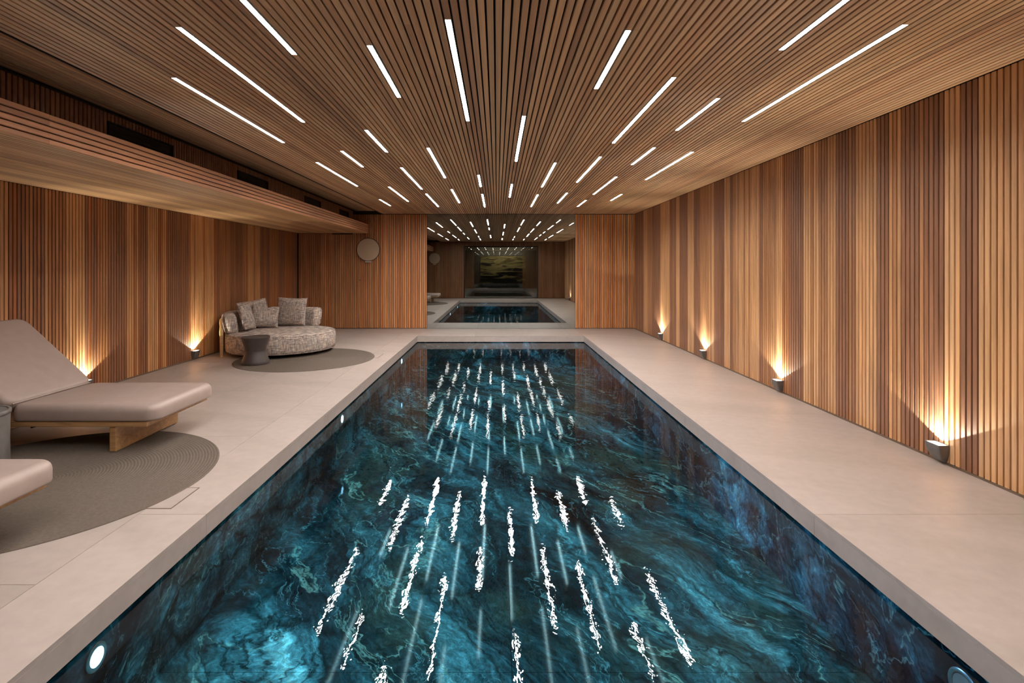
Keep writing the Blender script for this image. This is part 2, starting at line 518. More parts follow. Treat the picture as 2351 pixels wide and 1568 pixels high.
right_bands = [(1456, 'D'), (1477, 'L'), (1486, 'M'), (1497, 'D'), (1515, 'L'), (1537, 'D'), (1552.5, 'L'), (1560, 'D'), (1578, 'L'),
               (1592.6, 'D'), (1608, 'M'), (1629, 'L'), (1638.6, 'D'), (1664, 'L'), (1675, 'D'), (1688.5, 'L'), (1741, 'D'),
               (1752, 'M'), (1781, 'L'), (1798, 'R'), (1812, 'D'), (1841, 'L'), (1878, 'M'), (1898, 'L'), (1916, 'D'), (1962, 'L'),
               (2010, 'D'), (2039, 'L'), (2067, 'D'), (2105, 'M'), (2120, 'D'), (2167.6, 'L'), (2202.6, 'D'), (2245.7, 'L'), (2351, 'L'),
               (2420, 'D'), (2560, 'L'), (2700, 'M'), (2900, 'D'), (3200, 'L'), (3600, 'D'), (4200, 'M'), (6000, 'L')]
left_bands = [(-3000, 'M'), (-900, 'D'), (-500, 'M'), (-200, 'D'), (-60, 'M'), (0, 'L'), (21, 'D'), (60, 'M'), (80, 'D'), (104, 'L'), (112, 'M'), (155, 'L'),
              (196.5, 'D'), (230, 'M'), (250, 'D'), (292, 'L'), (326, 'D'), (342, 'L'), (384, 'D'), (437.7, 'L'), (491, 'D'), (505, 'M'), (530, 'D'), (557, 'M'),
              (570, 'L'), (598, 'D'), (620, 'M'), (640, 'D'), (655, 'R'), (670, 'D')]
def band(bands, px):
    t = bands[0][1]
    for p, c in bands:
        if px >= p:
            t = c
    return t
n = int((YB - YN) / PITCH)
for i in range(n):
    y = YB - 0.03 - i * PITCH
    px = 1141 + F * XR / max(y, 0.2)
    t = band(right_bands, px)
    c = TONE[t]
    if random.random() < 0.10:
        c = MID
    slat(wr, FACE_RIGHT, (XR + SLAT_D, y, SB), ZC - SB - 0.004, jit(c))
for i in range(n):
    y = YB - 0.03 - i * PITCH
    px = 1141 + F * XL / max(y, 0.2)
    t = band(left_bands, px)
    c = TONE[t]
    if random.random() < 0.15:
        c = RED
    c = tuple(a * b for a, b in zip(c, (0.85, 0.76, 0.66)))  # slat colours darkened to carry the bulkhead's shade on this wall
    slat(wl, FACE_LEFT, (XL - SLAT_D, y, SB), 2.388 - SB, jit(c))

MX0, MX1 = -1.756, 1.964          # mirror edges
LGRID = MX0 - 0.002 - SLAT_W / 2   # slat nearest the mirror on each side
RGRID = MX1 + 0.002 + SLAT_W / 2
DX1 = LGRID - 26.5 * PITCH         # jib door edges fall in the gaps between slats
DX0 = DX1 - 24 * PITCH
door = obj('door_1', box(DX0 + 0.003, DX1 - 0.003, YB + SLAT_D + 0.0003, YB + SLAT_D + 0.004, 0.012, 2.362), M['backing'])
tag(door, 'flush slatted door hidden in the far wall left of the mirror', 'door', kind='structure')
obj('keyhole', lathe([(0, 0.0), (0.014, 0.0), (0.014, 0.006), (0.006, 0.007), (0, 0.004)], 16), M['black'], door,
    Matrix.Translation((DX1 - 9.5 * PITCH + PITCH / 2, YB + 0.0005, 1.22)) @ Matrix.Rotation(R(90), 4, 'X'))
xs_back = []
x = LGRID
while x > XL + 0.010:
    xs_back.append(x)
    x -= PITCH
x = RGRID
while x < XR - 0.010:
    xs_back.append(x)
    x += PITCH
for x in xs_back:
    top = ZC - 0.012 if x > -3.60 else 2.386
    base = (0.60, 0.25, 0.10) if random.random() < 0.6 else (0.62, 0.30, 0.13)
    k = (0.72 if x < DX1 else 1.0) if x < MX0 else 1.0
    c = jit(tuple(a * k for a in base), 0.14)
    if random.random() < 0.08:
        c = tuple(a * 0.7 for a in c)
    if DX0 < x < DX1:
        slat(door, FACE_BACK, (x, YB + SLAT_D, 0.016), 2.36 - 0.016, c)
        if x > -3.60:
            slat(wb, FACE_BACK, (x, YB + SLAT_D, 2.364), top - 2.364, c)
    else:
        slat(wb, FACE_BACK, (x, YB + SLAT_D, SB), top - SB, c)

def base_strip(name, b, label):  # dark baseboard strips laid in for the shadow line along the wall foot
    tag(obj(name, box(*b), M['bronze']), label, 'baseboard', kind='structure')
base_strip('baseboard_right', (XR + 0.002, XR + 0.018, YN, YB - 0.001, 0.0, 0.018), 'thin dark baseboard strip for the shadow line under the right wall slats')
base_strip('baseboard_left', (XL - 0.018, XL - 0.002, YN, YB - 0.001, 0.0, 0.018), 'thin dark baseboard strip for the shadow line under the left wall slats')
tag(obj('baseboard_back', boxes([(XL, DX0 - 0.01, YB + 0.002, YB + 0.018, 0, 0.018), (DX1 + 0.01, MX0 - 0.002, YB + 0.002, YB + 0.018, 0, 0.018),
                                 (MX1 + 0.002, XR - 0.001, YB + 0.002, YB + 0.018, 0, 0.018)]), M['bronze']),
    'thin dark baseboard strip for the shadow line under the far wall slats', 'baseboard', kind='structure')

# mirror
mir = thing('wall_mirror', (0.5 * (MX0 + MX1), YB, 0.0), 'floor-to-ceiling smoked mirror at the far end of the pool', 'mirror')
hw = 0.5 * (MX1 - MX0)
obj('mirror_pane', box(-hw + 0.006, hw - 0.006, 0.0, 0.012, 0.006, ZC - 0.008), M['mirror'], mir)
obj('backing_board', box(-hw, hw, 0.0125, 0.0195, 0.002, ZC - 0.004), M['black'], mir)

# rear wall with its glass (seen only in the mirror)
GX0, GX1, GZ = -1.66, 2.07, 2.62
wn = obj('wall_rear', boxes([(XL, GX0, YN - 0.12, YN - SLAT_D, -0.02, ZC + 0.1), (GX1, XR, YN - 0.12, YN - SLAT_D, -0.02, ZC + 0.1),
                             (GX0, GX1, YN - 0.12, YN - SLAT_D, GZ, ZC + 0.1)]), M['backing'])
tag(wn, 'slatted wall behind the camera round a wide glass opening, seen in the mirror', 'wall', kind='structure')
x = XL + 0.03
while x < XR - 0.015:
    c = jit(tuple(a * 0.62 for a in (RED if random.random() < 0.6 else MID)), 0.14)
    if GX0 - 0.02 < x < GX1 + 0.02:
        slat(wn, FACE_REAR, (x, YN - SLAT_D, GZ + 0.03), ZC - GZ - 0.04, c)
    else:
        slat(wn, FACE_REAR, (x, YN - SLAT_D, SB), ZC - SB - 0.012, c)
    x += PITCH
win = obj('window_1', box(GX0 + 0.03, GX1 - 0.03, YN - 0.075, YN - 0.065, 0.03, GZ - 0.03), M['glass'])
tag(win, 'dark glass wall behind the camera, mirrored at the far end', 'window', kind='structure')
obj('window_frame', boxes([(GX0 + .001, GX0 + 0.03, YN - 0.1, YN - 0.02, 0.0, GZ - .001), (GX1 - 0.03, GX1 - .001, YN - 0.1, YN - 0.02, 0.0, GZ - .001),
                           (GX0 + 0.03, GX1 - 0.03, YN - 0.1, YN - 0.02, 0.0, 0.03), (GX0 + 0.03, GX1 - 0.03, YN - 0.1, YN - 0.02, GZ - 0.03, GZ - .001)]),
    M['black'], win)
YH = -3.0
wbd = obj('wall_beyond', boxes([(-2.6, 3.0, YH - 0.1, YH, 0, 2.8), (-2.7, -2.6, YH - 0.1, YN - 0.13, 0, 2.8), (3.0, 3.1, YH - 0.1, YN - 0.13, 0, 2.8),
                                (-2.7, 3.1, YH - 0.1, YN - 0.13, 2.8, 2.9), (-2.7, 3.1, YH - 0.1, YN - 0.13, -0.1, -0.001)]), M['plaster'])
tag(wbd, 'dim room beyond the rear glass, seen in the mirror', 'wall', kind='structure')
pt = thing('reflection_panel', (0.33, YH, 0.45), 'gold and black panel standing in for reflections in the rear glass', 'reflection_panel')  # panel put in for the pool reflections in the rear glass
obj('reflection_face', box(-1.26, 1.26, 0.001, 0.03, 0, 1.75), M['reflection_panel'], pt)
pl = bpy.data.lights.new('panel_fill', 'AREA')  # unseen area lamp added to brighten the gold and black panel
pl.energy = 75.0
pl.color = (1.0, 0.88, 0.7)
pl.shape = 'RECTANGLE'
pl.size, pl.size_y = 2.2, 0.1
plo = bpy.data.objects.new('panel_fill', pl)
COL.objects.link(plo)
plo.parent = pt
plo.location = (0, 0.7, 2.25)
plo.rotation_euler = (R(-35), 0, 0)

# ------------------------------------------------------------------ ceiling
XSTEP = -2.875                   # the slatted ceiling steps up left of this line
ZC2 = 2.945
ceil = obj('ceiling', boxes([(XSTEP, XR + 0.1, YN - 0.1, YB + 0.1, ZC + SLAT_D + 0.012, ZC + 0.25),
                             (XL - 0.1, XSTEP, YN - 0.1, YB + 0.1, ZC2 + SLAT_D, ZC + 0.25),
                             (XSTEP - 0.004, XSTEP, YN, YB, ZC, ZC2 + SLAT_D)]), M['backing'])
tag(ceil, 'ceiling of long narrow cedar slats running towards the mirror', 'ceiling', kind='structure')

k = F / 1190.0
# (row, near end, far end) along the pool; the first ones are over the camera and only show in the mirror
LAMPS = [(0, 1.0, 2.6), (1, 1.0, 2.0), (3, 1.0, 2.4), (5, 1.2, 2.5), (6, 1.1, 2.1), (7, 1.0, 2.0), (9, 1.0, 2.0),
         (1, 2.94 * k, 4.85 * k), (0, 3.72 * k, 5.64 * k), (2, 1.9, 3.32 * k), (3, 3.18 * k, 4.15 * k), (4, 2.85 * k, 4.81 * k),
         (6, 2.98 * k, 3.95 * k), (8, 1.3, 3.25 * k), (9, 2.91 * k, 4.83 * k), (7, 3.71 * k, 5.66 * k), (8, 4.17 * k, 5.14 * k),
         (5, 4.65 * k, 6.62 * k), (2, 5.12 * k, 6.10 * k), (1, 6.03 * k, 6.99 * k), (0, 6.68 * k, 8.62 * k), (3, 5.88 * k, 7.83 * k),
         (8, 5.86 * k, 6.84 * k), (9, 6.08 * k, 7.99 * k), (7, 6.34 * k, 8.23 * k), (6, 6.70 * k, 8.71 * k), (8, 7.72 * k, 9.58 * k),
         (2, 7.02 * k, 8.95 * k), (1, 8.67 * k, 10.58 * k), (0, 10.25 * k, 11.31 * k), (2, 9.47 * k, 11.47 * k), (3, 8.95 * k, 10.79 * k),
         (4, 7.58 * k, 8.67 * k), (4, 9.53 * k, 11.55 * k), (5, 8.40 * k, 9.99 * k), (6, 9.58 * k, 11.47 * k), (7, 9.36 * k, 10.86 * k),
         (8, 10.38 * k, 11.47 * k), (9, 9.53 * k, 10.44 * k)]
LX0 = -2.322
ceiling_tones = [(0.54, 0.305, 0.165), (0.58, 0.34, 0.18), (0.50, 0.275, 0.15), (0.44, 0.238, 0.132), (0.55, 0.315, 0.17)]
prev = ceiling_tones[0]
for i in range(-11, 124):
    x = LX0 + i * PITCH
    segs = [(YN + 0.01, YB - 0.008)]
    row = i // 11 if i % 11 == 0 and 0 <= i // 11 <= 9 else None
    if row is not None:
        for r_, a, b in LAMPS:
            if r_ == row:
                new = []
                for s, e in segs:
                    if s < a and b < e:
                        new += [(s, a - 0.001), (b + 0.001, e)]
                    else:
                        new.append((s, e))
                segs = new
    elif random.random() < 0.72:
        j = random.uniform(1.5, 10.5)
        segs = [(segs[0][0], j - 0.0008), (j + 0.0008, segs[0][1])]
    for s, e in segs:
        if random.random() < 0.55:
            prev = random.choice(ceiling_tones)
        slat(ceil, FACE_DOWN, (x, s, ZC + SLAT_D), e - s, jit(prev, 0.07))
for i in range(14):
    x = XSTEP - 0.03 - i * PITCH
    slat(ceil, FACE_DOWN, (x, YN + 0.01, ZC2 + SLAT_D), YB - YN - 0.02, jit(ceiling_tones[i % 5], 0.08))

rows = ['leftmost row', 'second row from left', 'third row from left', 'fourth row from left', 'fifth row from left',
        'fifth row from right', 'fourth row from right', 'third row from right', 'second row from right', 'rightmost row']
ordn = ['first', 'second', 'third', 'fourth', 'fifth', 'sixth']
for row in range(10):
    ls = sorted([l for l in LAMPS if l[0] == row], key=lambda l: -l[1])
    for q, (r_, a, b) in enumerate(ls):
        L = b - a
        size = 'long' if L > 1.5 else 'short'
        t = thing('ceiling_light', (LX0 + row * 11 * PITCH, 0.5 * (a + b), ZC),
                  f'{size} white ceiling strip light, {ordn[q]} from the mirror in the {rows[row]}', 'light', 'recessed ceiling strip lights')
        h = L / 2
        obj('diffuser', box(-0.0155, 0.0155, -h + 0.003, h - 0.003, 0.0115, 0.0145), M['strip'], t)
        obj('channel', boxes([(-0.0172, -0.0158, -h, h, 0.001, 0.03), (0.0158, 0.0172, -h, h, 0.001, 0.03), (-0.0158, 0.0158, -h, h, 0.018, 0.03),
                              (-0.0158, 0.0158, -h, -h + 0.0025, 0.001, 0.018), (-0.0158, 0.0158, h - 0.0025, h, 0.001, 0.018)]), M['alu'], t)

# ------------------------------------------------------------------ bulkhead on the left
SX, SZ0, SZ1 = -3.22, 2.39, 2.615
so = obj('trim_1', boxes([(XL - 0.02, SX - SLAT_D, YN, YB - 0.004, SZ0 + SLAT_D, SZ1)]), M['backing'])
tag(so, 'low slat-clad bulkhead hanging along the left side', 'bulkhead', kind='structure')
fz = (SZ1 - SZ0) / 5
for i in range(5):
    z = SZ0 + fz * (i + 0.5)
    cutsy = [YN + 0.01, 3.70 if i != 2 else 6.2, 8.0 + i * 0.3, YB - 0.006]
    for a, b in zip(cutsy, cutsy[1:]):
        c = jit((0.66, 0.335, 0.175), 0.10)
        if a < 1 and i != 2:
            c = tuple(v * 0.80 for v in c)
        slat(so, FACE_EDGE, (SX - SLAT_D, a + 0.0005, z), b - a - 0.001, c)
x = SX - 0.024 - 0.0
nn = 0
while x > XL + 0.02:
    j = random.uniform(3, 10)
    c0 = [(0.52, 0.30, 0.14), (0.46, 0.26, 0.125), (0.56, 0.33, 0.16), (0.40, 0.22, 0.11)][(nn // 4) % 4]
    slat(so, FACE_DOWN, (x, YN + 0.01, SZ0 + SLAT_D), j - YN - 0.011, jit(c0, 0.08))
    slat(so, FACE_DOWN, (x, j, SZ0 + SLAT_D), YB - j - 0.006, jit(c0, 0.08))
    x -= PITCH
    nn += 1

BX = -3.60
VENTS = [(4.76, 5.72), (7.16, 8.08), (9.60, 10.50), (11.75, 12.45)]
bh = obj('trim_2', box(XL - 0.02, BX - SLAT_D, YN, YB - 0.004, SZ1 + 0.001, ZC2 + SLAT_D), M['backing'])
tag(bh, 'shadowed duct casing of upright slats above the bulkhead', 'bulkhead', kind='structure')
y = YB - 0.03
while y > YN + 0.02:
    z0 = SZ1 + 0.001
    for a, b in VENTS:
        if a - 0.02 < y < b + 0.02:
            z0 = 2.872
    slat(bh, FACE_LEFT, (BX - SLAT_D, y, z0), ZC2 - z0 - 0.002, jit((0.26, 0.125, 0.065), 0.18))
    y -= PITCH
for q, (a, b) in enumerate(VENTS):
    v = thing('air_vent', (BX, 0.5 * (a + b), SZ1 + 0.001), f'black air vent above the left bulkhead, {ordn[q]} from the camera', 'vent', 'air vents above the bulkhead')
    h = 0.5 * (b - a)
    obj('frame', boxes([(-0.019, 0.002, -h, h, 0.0, 0.012), (-0.019, 0.002, -h, h, 0.243, 0.255), (-0.019, 0.002, -h, -h + 0.012, 0.012, 0.243),
                        (-0.019, 0.002, h - 0.012, h, 0.012, 0.243)]), M['gap'], v)
    lou = box(-0.008, 0.006, -h + 0.013, h - 0.013, -0.001, 0.001)
    me = None
    for r_ in range(9):
        mt = Matrix.Translation((-0.009, 0, 0.026 + r_ * 0.025)) @ Matrix.Rotation(R(35), 4, 'Y')
        o = obj('louver', lou if me is None else me, M['gap'], v, mt)
        me = o.data

# ------------------------------------------------------------------ wall uplights
def uplight(side, y, label):
    xw = XR if side > 0 else XL
    t = thing('wall_uplight', (xw, y, 0.022), label, 'lamp', 'wall uplights along the slatted walls')
    s = -side                      # direction into the room
    # bucket-shaped housing: wide square mouth, tapering to a rounded foot
    bm = bmesh.new()
    prof = [(0.000, 0.62, 0.30), (0.008, 0.70, 0.46), (0.03, 0.80, 0.66), (0.06, 0.89, 0.82), (0.09, 0.95, 0.93), (0.120, 1.0, 1.0), (0.133, 1.0, 1.0)]
    hw_, dp = 0.067, 0.085
    rings = []
    for z, kw, kd in prof:
        rings.append([bm.verts.new((s * xx, yy, z)) for xx, yy in ((0.001, -hw_ * kw), (dp * kd, -hw_ * kw), (dp * kd, hw_ * kw), (0.001, hw_ * kw))])
    # mouth: inner rim and sunk floor
    for z, kk in ((0.133, 0.90), (0.124, 0.88)):
        rings.append([bm.verts.new((s * xx, yy, z)) for xx, yy in ((dp * 0.5 - dp * 0.5 * kk + 0.001, -hw_ * kk), (dp * 0.5 + dp * 0.5 * kk, -hw_ * kk),
                                                                   (dp * 0.5 + dp * 0.5 * kk, hw_ * kk), (dp * 0.5 - dp * 0.5 * kk + 0.001, hw_ * kk))])
    bm.faces.new(rings[0])
    bm.faces.new(rings[-1])
    for a, b in zip(rings, rings[1:]):
        for i in range(4):
            j = (i + 1) % 4
            bm.faces.new([a[i], a[j], b[j], b[i]])
    bmesh.ops.recalc_face_normals(bm, faces=bm.faces)
    ve = [e for e in bm.edges if abs(e.verts[0].co.y - e.verts[1].co.y) < 0.03 and abs(e.verts[0].co.z - e.verts[1].co.z) > 0.004 and max(v.co.z for v in e.verts) <= 0.121
          and min(abs(v.co.x) for v in e.verts) > 0.01]
    bmesh.ops.bevel(bm, geom=ve, offset=0.012, segments=3, profile=0.5, affect='EDGES')
    obj('housing', bm, M['lamp_body'], t)
    obj('lens', box(min(s * 0.008, s * 0.079), max(s * 0.008, s * 0.079), -0.058, 0.058, 0.1245, 0.128), M['lens'], t)
    for nm, size, blend, en, tilt in (('flood', 124, 0.06, UPLIGHT_WIDE, 0), ('beam', 46, 1.0, UPLIGHT_CORE, 7)):
        ld = bpy.data.lights.new('uplight_' + nm, 'SPOT')
        ld.energy = en
        ld.color = (1.0, 0.96, 0.80)
        ld.spot_size = R(size)
        ld.spot_blend = blend
        ld.shadow_soft_size = 0.006
        lo = bpy.data.objects.new('uplight_' + nm, ld)
        COL.objects.link(lo)
        lo.parent = t
        lo.location = (s * 0.040, 0, 0.136)
        # spot points along -Z; turn it upwards and lean it to the wall
        lo.rotation_euler = (R(180), R(tilt) * s, 0)
    return t
for q, y in enumerate((1.71, 3.97, 6.23, 8.49, 10.71)):
    lab = ['graphite uplight low on the right wall, beside the camera, seen only in the mirror',
           'graphite uplight on the right wall, nearest of the four in view',
           'graphite uplight on the right wall, second nearest of the four in view',
           'graphite uplight on the right wall, third nearest of the four in view',
           'graphite uplight on the right wall, farthest, close to the mirror'][q]
    uplight(1, y, lab)
uplight(-1, 6.20, 'graphite uplight on the left wall just behind the raised lounger back')
uplight(-1, 8.46, 'graphite uplight on the left wall beside the round sofa')

# ------------------------------------------------------------------ pool lights and nozzle
for q, y in enumerate((2.31, 5.97, 9.70)):
    t = thing('pool_light', (WX0, y, -0.245), ['round underwater light glowing in the left pool wall nearest the camera',
              'round underwater light in the left pool wall, halfway along', 'round underwater light in the left pool wall near the far corner'][q],
              'light', 'underwater pool lights')
    rot = Matrix.Rotation(R(90), 4, 'Y')
    smooth(obj('bezel', lathe([(0.0385, 0.0), (0.060, 0.0), (0.060, 0.006), (0.053, 0.010), (0.040, 0.008), (0.0385, 0.0)], 40), M['steel'], t, rot.copy()), 40)
    smooth(obj('lens', lathe([(0.0, 0.0), (0.038, 0.0), (0.038, 0.007), (0.03, 0.009), (0, 0.010)], 40), M['pool_lens'], t, rot.copy()), 40)
    ld = bpy.data.lights.new('pool_beam', 'SPOT')
    ld.energy = POOL_SPOT
    ld.color = (0.26, 0.52, 1.0)
    ld.spot_size = R(124)
    ld.spot_blend = 0.6
    ld.shadow_soft_size = 0.02
    lo = bpy.data.objects.new('pool_beam', ld)
    COL.objects.link(lo)
    lo.parent = t
    lo.location = (0.03, 0, 0)
    lo.rotation_euler = (0, R(-90), 0)
    lo.scale = (0.11, 1.0, 1.0)      # a letterbox beam across the pool
t = thing('pool_nozzle', (WX1, 2.16, -0.27), 'round steel fitting in the right pool wall at the bottom of the photo', 'fitting')
rot = Matrix.Rotation(R(-90), 4, 'Y')
smooth(obj('bezel', lathe([(0.058, 0.0), (0.078, 0.0), (0.078, 0.006), (0.070, 0.010), (0.060, 0.008), (0.058, 0.0)], 40), M['steel'], t, rot.copy()), 40)
smooth(obj('cover', lathe([(0.0, 0.001), (0.057, 0.001), (0.057, 0.004), (0.0, 0.006)], 40), M['table_grey'], t, rot.copy()), 40)

# ------------------------------------------------------------------ floor hatches
def hatch(x0, x1, y0, y1, label):
    t = thing('floor_hatch', (0.5 * (x0 + x1), 0.5 * (y0 + y1), 0.0), label, 'hatch', 'flush floor hatches beside the pool')
    hx, hy, w = 0.5 * (x1 - x0), 0.5 * (y1 - y0), 0.006
    obj('frame', boxes([(-hx, hx, -hy, -hy + w, 0.0002, 0.0025), (-hx, hx, hy - w, hy, 0.0002, 0.0025), (-hx, -hx + w, -hy + w, hy - w, 0.0002, 0.0025),
                        (hx - w, hx, -hy + w, hy - w, 0.0002, 0.0025)]), M['bronze'], t)
    obj('lid', box(-hx + w, hx - w, -hy + w, hy - w, 0.0002, 0.002), M['stone'], t)
hatch(-2.345, -2.035, 3.21, 3.52, 'stone floor hatch with bronze rim half under the near round rug')
hatch(-2.30, -2.0, 8.63, 9.05, 'stone floor hatch at the pool-side edge of the far round rug')

# ------------------------------------------------------------------ rugs
prof = [(0, 0.009)]
rr, Np = 1.105, 52
for i in range(Np):
    for f_, dz in ((0.15, 0.0058), (0.35, 0.0090), (0.65, 0.0090), (0.85, 0.0058)):
        prof.append((rr * (i + f_) / Np, dz))
prof += [(rr, 0.004), (rr, 0.0003)]
rug = smooth(obj('round_rug', lathe(prof, 96), M['rug']))
rug.location = (-3.215, 3.63, 0)
tag(rug, 'round taupe ribbed rug under the loungers, nearest the camera', 'rug', 'round taupe rugs')
rug2 = rug.copy()
COL.objects.link(rug2)
rug2.location = (-3.17, 8.55, 0)
rug2['label'] = 'round taupe ribbed rug under the sofa and dark stool table'

# ------------------------------------------------------------------ loungers
def rounded_slab(x0, x1, y0, y1, z0, z1, r, low=0.016, corner=0.10):
    """upholstered slab: soft upper rim, tight lower rim, rounded corners in plan"""
    bm = box(x0, x1, y0, y1, z0, z1)
    up = [e for e in bm.edges if abs(e.verts[0].co.z - e.verts[1].co.z) > 1e-4]
    bmesh.ops.bevel(bm, geom=up, offset=corner, segments=7, profile=0.5, affect='EDGES')
    top = [e for e in bm.edges if all(abs(v.co.z - z1) < 1e-5 for v in e.verts)]
    bmesh.ops.bevel(bm, geom=top, offset=r, segments=6, profile=0.5, affect='EDGES')
    bot = [e for e in bm.edges if all(abs(v.co.z - z0) < 1e-5 for v in e.verts)]
    bmesh.ops.bevel(bm, geom=bot, offset=low, segments=3, profile=0.5, affect='EDGES')
    return bm
def make_lounger(loc, label):
    t = thing('sun_lounger', loc, label, 'lounger', 'taupe loungers on the near rug')
    # local frame: foot end at x = 0, head towards -x, width along y
    smooth(obj('seat_cushion', rounded_slab(-1.20, 0.0, -0.445, 0.445, 0.256, 0.386, 0.056), M['leather'], t), 60)
    smooth(obj('piping', prism_y([(-1.197 + 0.006 * math.cos(a * 0.785), 0.386 + 0.006 * math.sin(a * 0.785)) for a in range(8)], -0.40, 0.40), M['leather'], t), 60)
    ang = R(42.5)
    back = obj('back_cushion', rounded_slab(-0.945, 0.0, -0.445, 0.445, -0.12, 0.0, 0.048), M['leather'], t)
    smooth(back, 60)
    back.matrix_basis = Matrix.Translation((-1.175, 0, 0.388)) @ Matrix.Rotation(ang, 4, 'Y')
    obj('base_board', box(-1.98, -0.075, -0.43, 0.43, 0.210, 0.254, 0.006), M['oak'], t)
    bb = obj('back_board', box(-0.86, -0.10, -0.40, 0.40, -0.143, -0.1215, 0.005), M['oak'], t)
    bb.matrix_basis = Matrix.Translation((-1.175, 0, 0.388)) @ Matrix.Rotation(ang, 4, 'Y')
    obj('leg', box(-0.40, -0.345, -0.41, 0.41, 0.0, 0.2095, 0.008), M['oak'], t)
    obj('leg', box(-1.80, -1.745, -0.41, 0.41, 0.0, 0.2095, 0.008), M['oak'], t)
    obj('bracket', boxes([(-1.22, -1.05, -0.38, -0.35, 0.196, 0.2095), (-1.06, -1.045, -0.385, -0.345, 0.186, 0.2095)]), M['black'], t)
    obj('stay', box(-1.76, -1.735, -0.33, -0.30, 0.2545, 0.70), M['black'], t)
    obj('stay', box(-1.76, -1.735, 0.30, 0.33, 0.2545, 0.70), M['black'], t)
    return t
make_lounger((-2.755, 4.59, 0.0092), 'taupe leather sun lounger with raised back on oak base, whole seat in view')
make_lounger((-2.565, 2.585, 0.0092), 'taupe leather sun lounger whose foot end enters at the lower left edge')

# grey drum table between them, cut by the photo's left edge
t = thing('drum_table', (-3.872, 3.80, 0.0092), 'grey cylindrical side table between the two loungers at the left edge', 'table')
smooth(obj('pedestal', lathe([(0, 0), (0.198, 0), (0.202, 0.01), (0.198, 0.2), (0.202, 0.395), (0, 0.395)], 48), M['table_grey'], t), 40)
smooth(obj('table_top', lathe([(0, 0.396), (0.203, 0.396), (0.208, 0.402), (0.208, 0.424), (0.203, 0.43), (0.19, 0.43), (0.185, 0.424), (0, 0.424)], 48), M['table_grey'], t), 40)

# ------------------------------------------------------------------ hourglass table
t = thing('stool_table', (-3.80, 8.09, 0.0092), 'dark taupe hourglass side table in front of the round sofa', 'table')
smooth(obj('lower_cone', lathe([(0, 0), (0.204, 0), (0.208, 0.012), (0.200, 0.05), (0.166, 0.14), (0.153, 0.185), (0.153, 0.20), (0, 0.20)], 48), M['table'], t), 40)
smooth(obj('upper_cone', lathe([(0, 0.2005), (0.151, 0.2005), (0.152, 0.215), (0.162, 0.27), (0.194, 0.36), (0.208, 0.405), (0, 0.405)], 48), M['table'], t), 40)
smooth(obj('table_top', lathe([(0, 0.4055), (0.210, 0.4055), (0.213, 0.412), (0.210, 0.425), (0.203, 0.426), (0.196, 0.418), (0, 0.418)], 48), M['table'], t), 40)

# ------------------------------------------------------------------ round sofa
SCX, SCY, SR = -3.893, 9.325, 0.925
t = thing('round_sofa', (SCX, SCY, 0.0), 'round grey tweed sofa with curved back in the far left corner', 'sofa')
seat_prof = [(0, 0.07), (0.85, 0.07), (0.893, 0.073), (0.914, 0.088), (0.922, 0.13), (0.925, 0.23), (0.921, 0.32), (0.908, 0.357), (0.885, 0.375),
             (0.84, 0.388), (0.70, 0.395), (0.4, 0.40), (0, 0.402)]
smooth(obj('seat', lathe(seat_prof, 72), M['tweed'], t))
def ring(r, z, w, n=72):
    return lathe([(r + w * math.cos(a * math.pi / 4), z + w * math.sin(a * math.pi / 4)) for a in range(9)], n)
smooth(obj('piping', ring(0.905, 0.366, 0.008), M['tweed'], t))
smooth(obj('piping', ring(0.905, 0.080, 0.008), M['tweed'], t))
smooth(obj('plinth', lathe([(0, 0.035), (0.74, 0.035), (0.74, 0.07), (0, 0.07)], 48), M['black'], t), 40)
for a in (200, 265, 335, 80, 140):
    smooth(obj('foot', lathe([(0, 0), (0.03, 0), (0.034, 0.004), (0.034, 0.034), (0, 0.034)], 20), M['bronze'], t,
               Matrix.Translation((0.70 * math.cos(R(a)), 0.70 * math.sin(R(a)), 0.0095))), 40)
# curved back: rounded section swept from the left end round to the right end
def sweep_back(a0, a1, n=56):
    bm = bmesh.new()
    sec = []
    for q in range(20):
        u = 2 * math.pi * q / 20
        cx, cz = math.cos(u), math.sin(u)
        e = 0.5
        sec.append((math.copysign(abs(cx) ** e, cx) * 0.112, math.copysign(abs(cz) ** e, cz) * 0.188))
    rings = []
    steps = []
    cap = [(0.0, 0.55), (0.012, 0.78), (0.028, 0.92), (0.05, 0.985)]
    arc = R(a1 - a0)
    for d, kk in cap:
        steps.append((R(a0) + d / 0.845, kk))
    for i in range(n + 1):
        steps.append((R(a0) + 0.08 / 0.845 + (arc - 0.16 / 0.845) * i / n, 1.0))
    for d, kk in cap[::-1]:
        steps.append((R(a1) - d / 0.845, kk))
    for a, kk in steps:
        rc = 0.845
        row = []
        for sx, sz in sec:
            r = rc + sx * kk + 0.03 * (sz / 0.188)
            row.append(bm.verts.new((r * math.cos(a), r * math.sin(a), 0.555 + sz * (0.25 + 0.75 * kk))))
        rings.append(row)
    for a, b in zip(rings, rings[1:]):
        for q in range(20):
            j = (q + 1) % 20
            bm.faces.new([a[q], a[j], b[j], b[q]])
    bm.faces.new(rings[0])
    bm.faces.new(rings[-1])
    bmesh.ops.recalc_face_normals(bm, faces=bm.faces)
    return bm
smooth(obj('backrest', sweep_back(62, 219), M['tweed'], t))
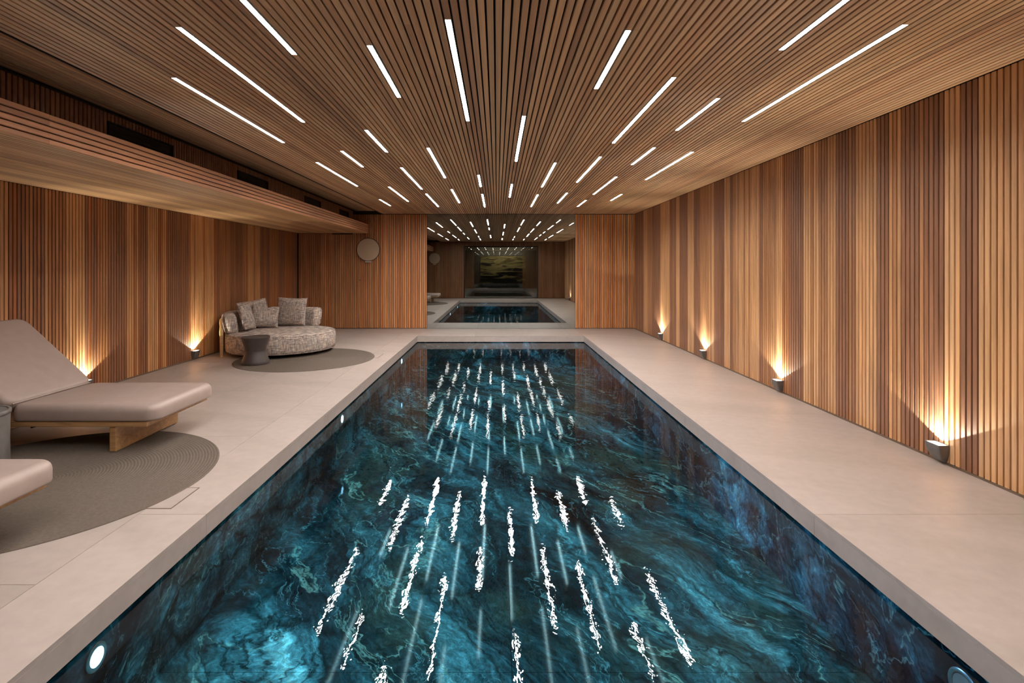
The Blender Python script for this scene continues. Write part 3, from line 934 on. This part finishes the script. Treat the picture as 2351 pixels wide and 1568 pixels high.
# timber staves outside the back
stave_poly = [(-0.020, 0.0), (0.022, 0.0), (0.024, 0.30), (0.030, 0.42), (0.022, 0.52), (0.030, 0.58), (0.024, 0.64), (0.008, 0.665), (-0.010, 0.655),
              (-0.016, 0.60), (-0.008, 0.54), (-0.022, 0.44), (-0.022, 0.28)]
st = None
for a in (217, 182, 148, 113, 78):
    o = obj('stave', prism_y(stave_poly, -0.028, 0.028) if st is None else st, M['oak'], t)
    st = o.data
    o.matrix_basis = Matrix.Rotation(R(a), 4, 'Z') @ Matrix.Translation((0.985, 0, 0.0005))

# cushions
def pillow(w, h, d, sag=0.05, chop=0.0):
    bm = bmesh.new()
    n = 22
    top, bot = {}, {}
    for i in range(n + 1):
        for j in range(n + 1):
            u, v = -1 + 2 * i / n, -1 + 2 * j / n
            x = 0.5 * w * u * (1 - sag * (1 - v * v) ** 1 * abs(u) ** 2)
            z = 0.5 * h * v * (1 - sag * (1 - u * u) ** 1 * abs(v) ** 2)
            z -= chop * h * max(0.0, 1 - abs(u) * 2.2) * max(0.0, v) ** 2
            th = 0.5 * d * ((1 - abs(u) ** 3.0) * (1 - abs(v) ** 3.0)) ** 0.55
            wr_ = 0.006 * math.sin(9 * u + 4 * v) * (1 - th / (0.5 * d + 1e-6))
            edge = i in (0, n) or j in (0, n)
            top[i, j] = bm.verts.new((x, -th - 0.004 + wr_, z))
            bot[i, j] = bm.verts.new((x, th + 0.004 + wr_, z))
    for i in range(n):
        for j in range(n):
            bm.faces.new([top[i, j], top[i + 1, j], top[i + 1, j + 1], top[i, j + 1]])
            bm.faces.new([bot[i, j], bot[i, j + 1], bot[i + 1, j + 1], bot[i + 1, j]])
    rim = [(i, 0) for i in range(n)] + [(n, j) for j in range(n)] + [(n - i, n) for i in range(n)] + [(0, n - j) for j in range(n)]
    for a, b in zip(rim, rim[1:] + rim[:1]):
        bm.faces.new([top[a], top[b], bot[b], bot[a]])
    bmesh.ops.recalc_face_normals(bm, faces=bm.faces)
    return bm
def cushion(w, h, d, loc, rz, lean, roll, label, chop=0.0):
    """loc is the middle of the lower edge; lean tips the top backwards"""
    o = smooth(obj('cushion', pillow(w, h, d, chop=chop), M['tweed_pale']))
    o.matrix_basis = Matrix.Translation(loc) @ Matrix.Rotation(R(rz), 4, 'Z') @ Matrix.Rotation(R(-lean), 4, 'X') @ Matrix.Rotation(R(roll), 4, 'Y') @ Matrix.Translation((0, 0, h / 2))
    return tag(o, label, 'cushion', 'tweed cushions on the round sofa')
cushion(0.57, 0.54, 0.16, (-3.975, 9.87, 0.41), 2, 10, 2, 'large square tweed cushion upright on the right of the round sofa')
cushion(0.56, 0.54, 0.15, (-4.47, 9.66, 0.40), 48, 20, -8, 'tweed cushion at the back of the sofa behind two smaller cushions')
cushion(0.48, 0.48, 0.14, (-4.37, 9.12, 0.425), 97, 18, 4, 'tweed cushion leaning on the sofa left arm, seen edge-on')
cushion(0.48, 0.41, 0.15, (-4.31, 9.50, 0.42), 27, 20, 6, 'dented tweed cushion leaning in front at the middle of the sofa', 0.11)

# ------------------------------------------------------------------ round wall speaker
def wall_speaker(x, y, z, face, label):
    t = thing('wall_speaker', (x, y, z), label, 'speaker', None, None, 0.0 if face < 0 else math.pi)
    rot = Matrix.Rotation(R(90), 4, 'X')
    smooth(obj('body', lathe([(0, 0.001), (0.20, 0.001), (0.27, 0.03), (0.292, 0.05), (0.292, 0.062), (0.284, 0.066), (0.280, 0.060), (0, 0.060)], 72), M['black'], t, rot.copy()), 40)
    smooth(obj('cloth_face', lathe([(0.281, 0.0605), (0.279, 0.070), (0.26, 0.076), (0, 0.080)], 72), M['speaker_cloth'], t, rot.copy()), 40)
    obj('foot_bar', box(-0.078, 0.078, -0.075, -0.035, -0.312, -0.293, 0.004), M['alu'], t)
wall_speaker(-3.21, YB, 1.977, -1, 'round tan cloth wall speaker with dark rim on the far wall')
wall_speaker(-3.16, YN, 2.02, 1, 'round speaker on the rear wall, seen only in the mirror')
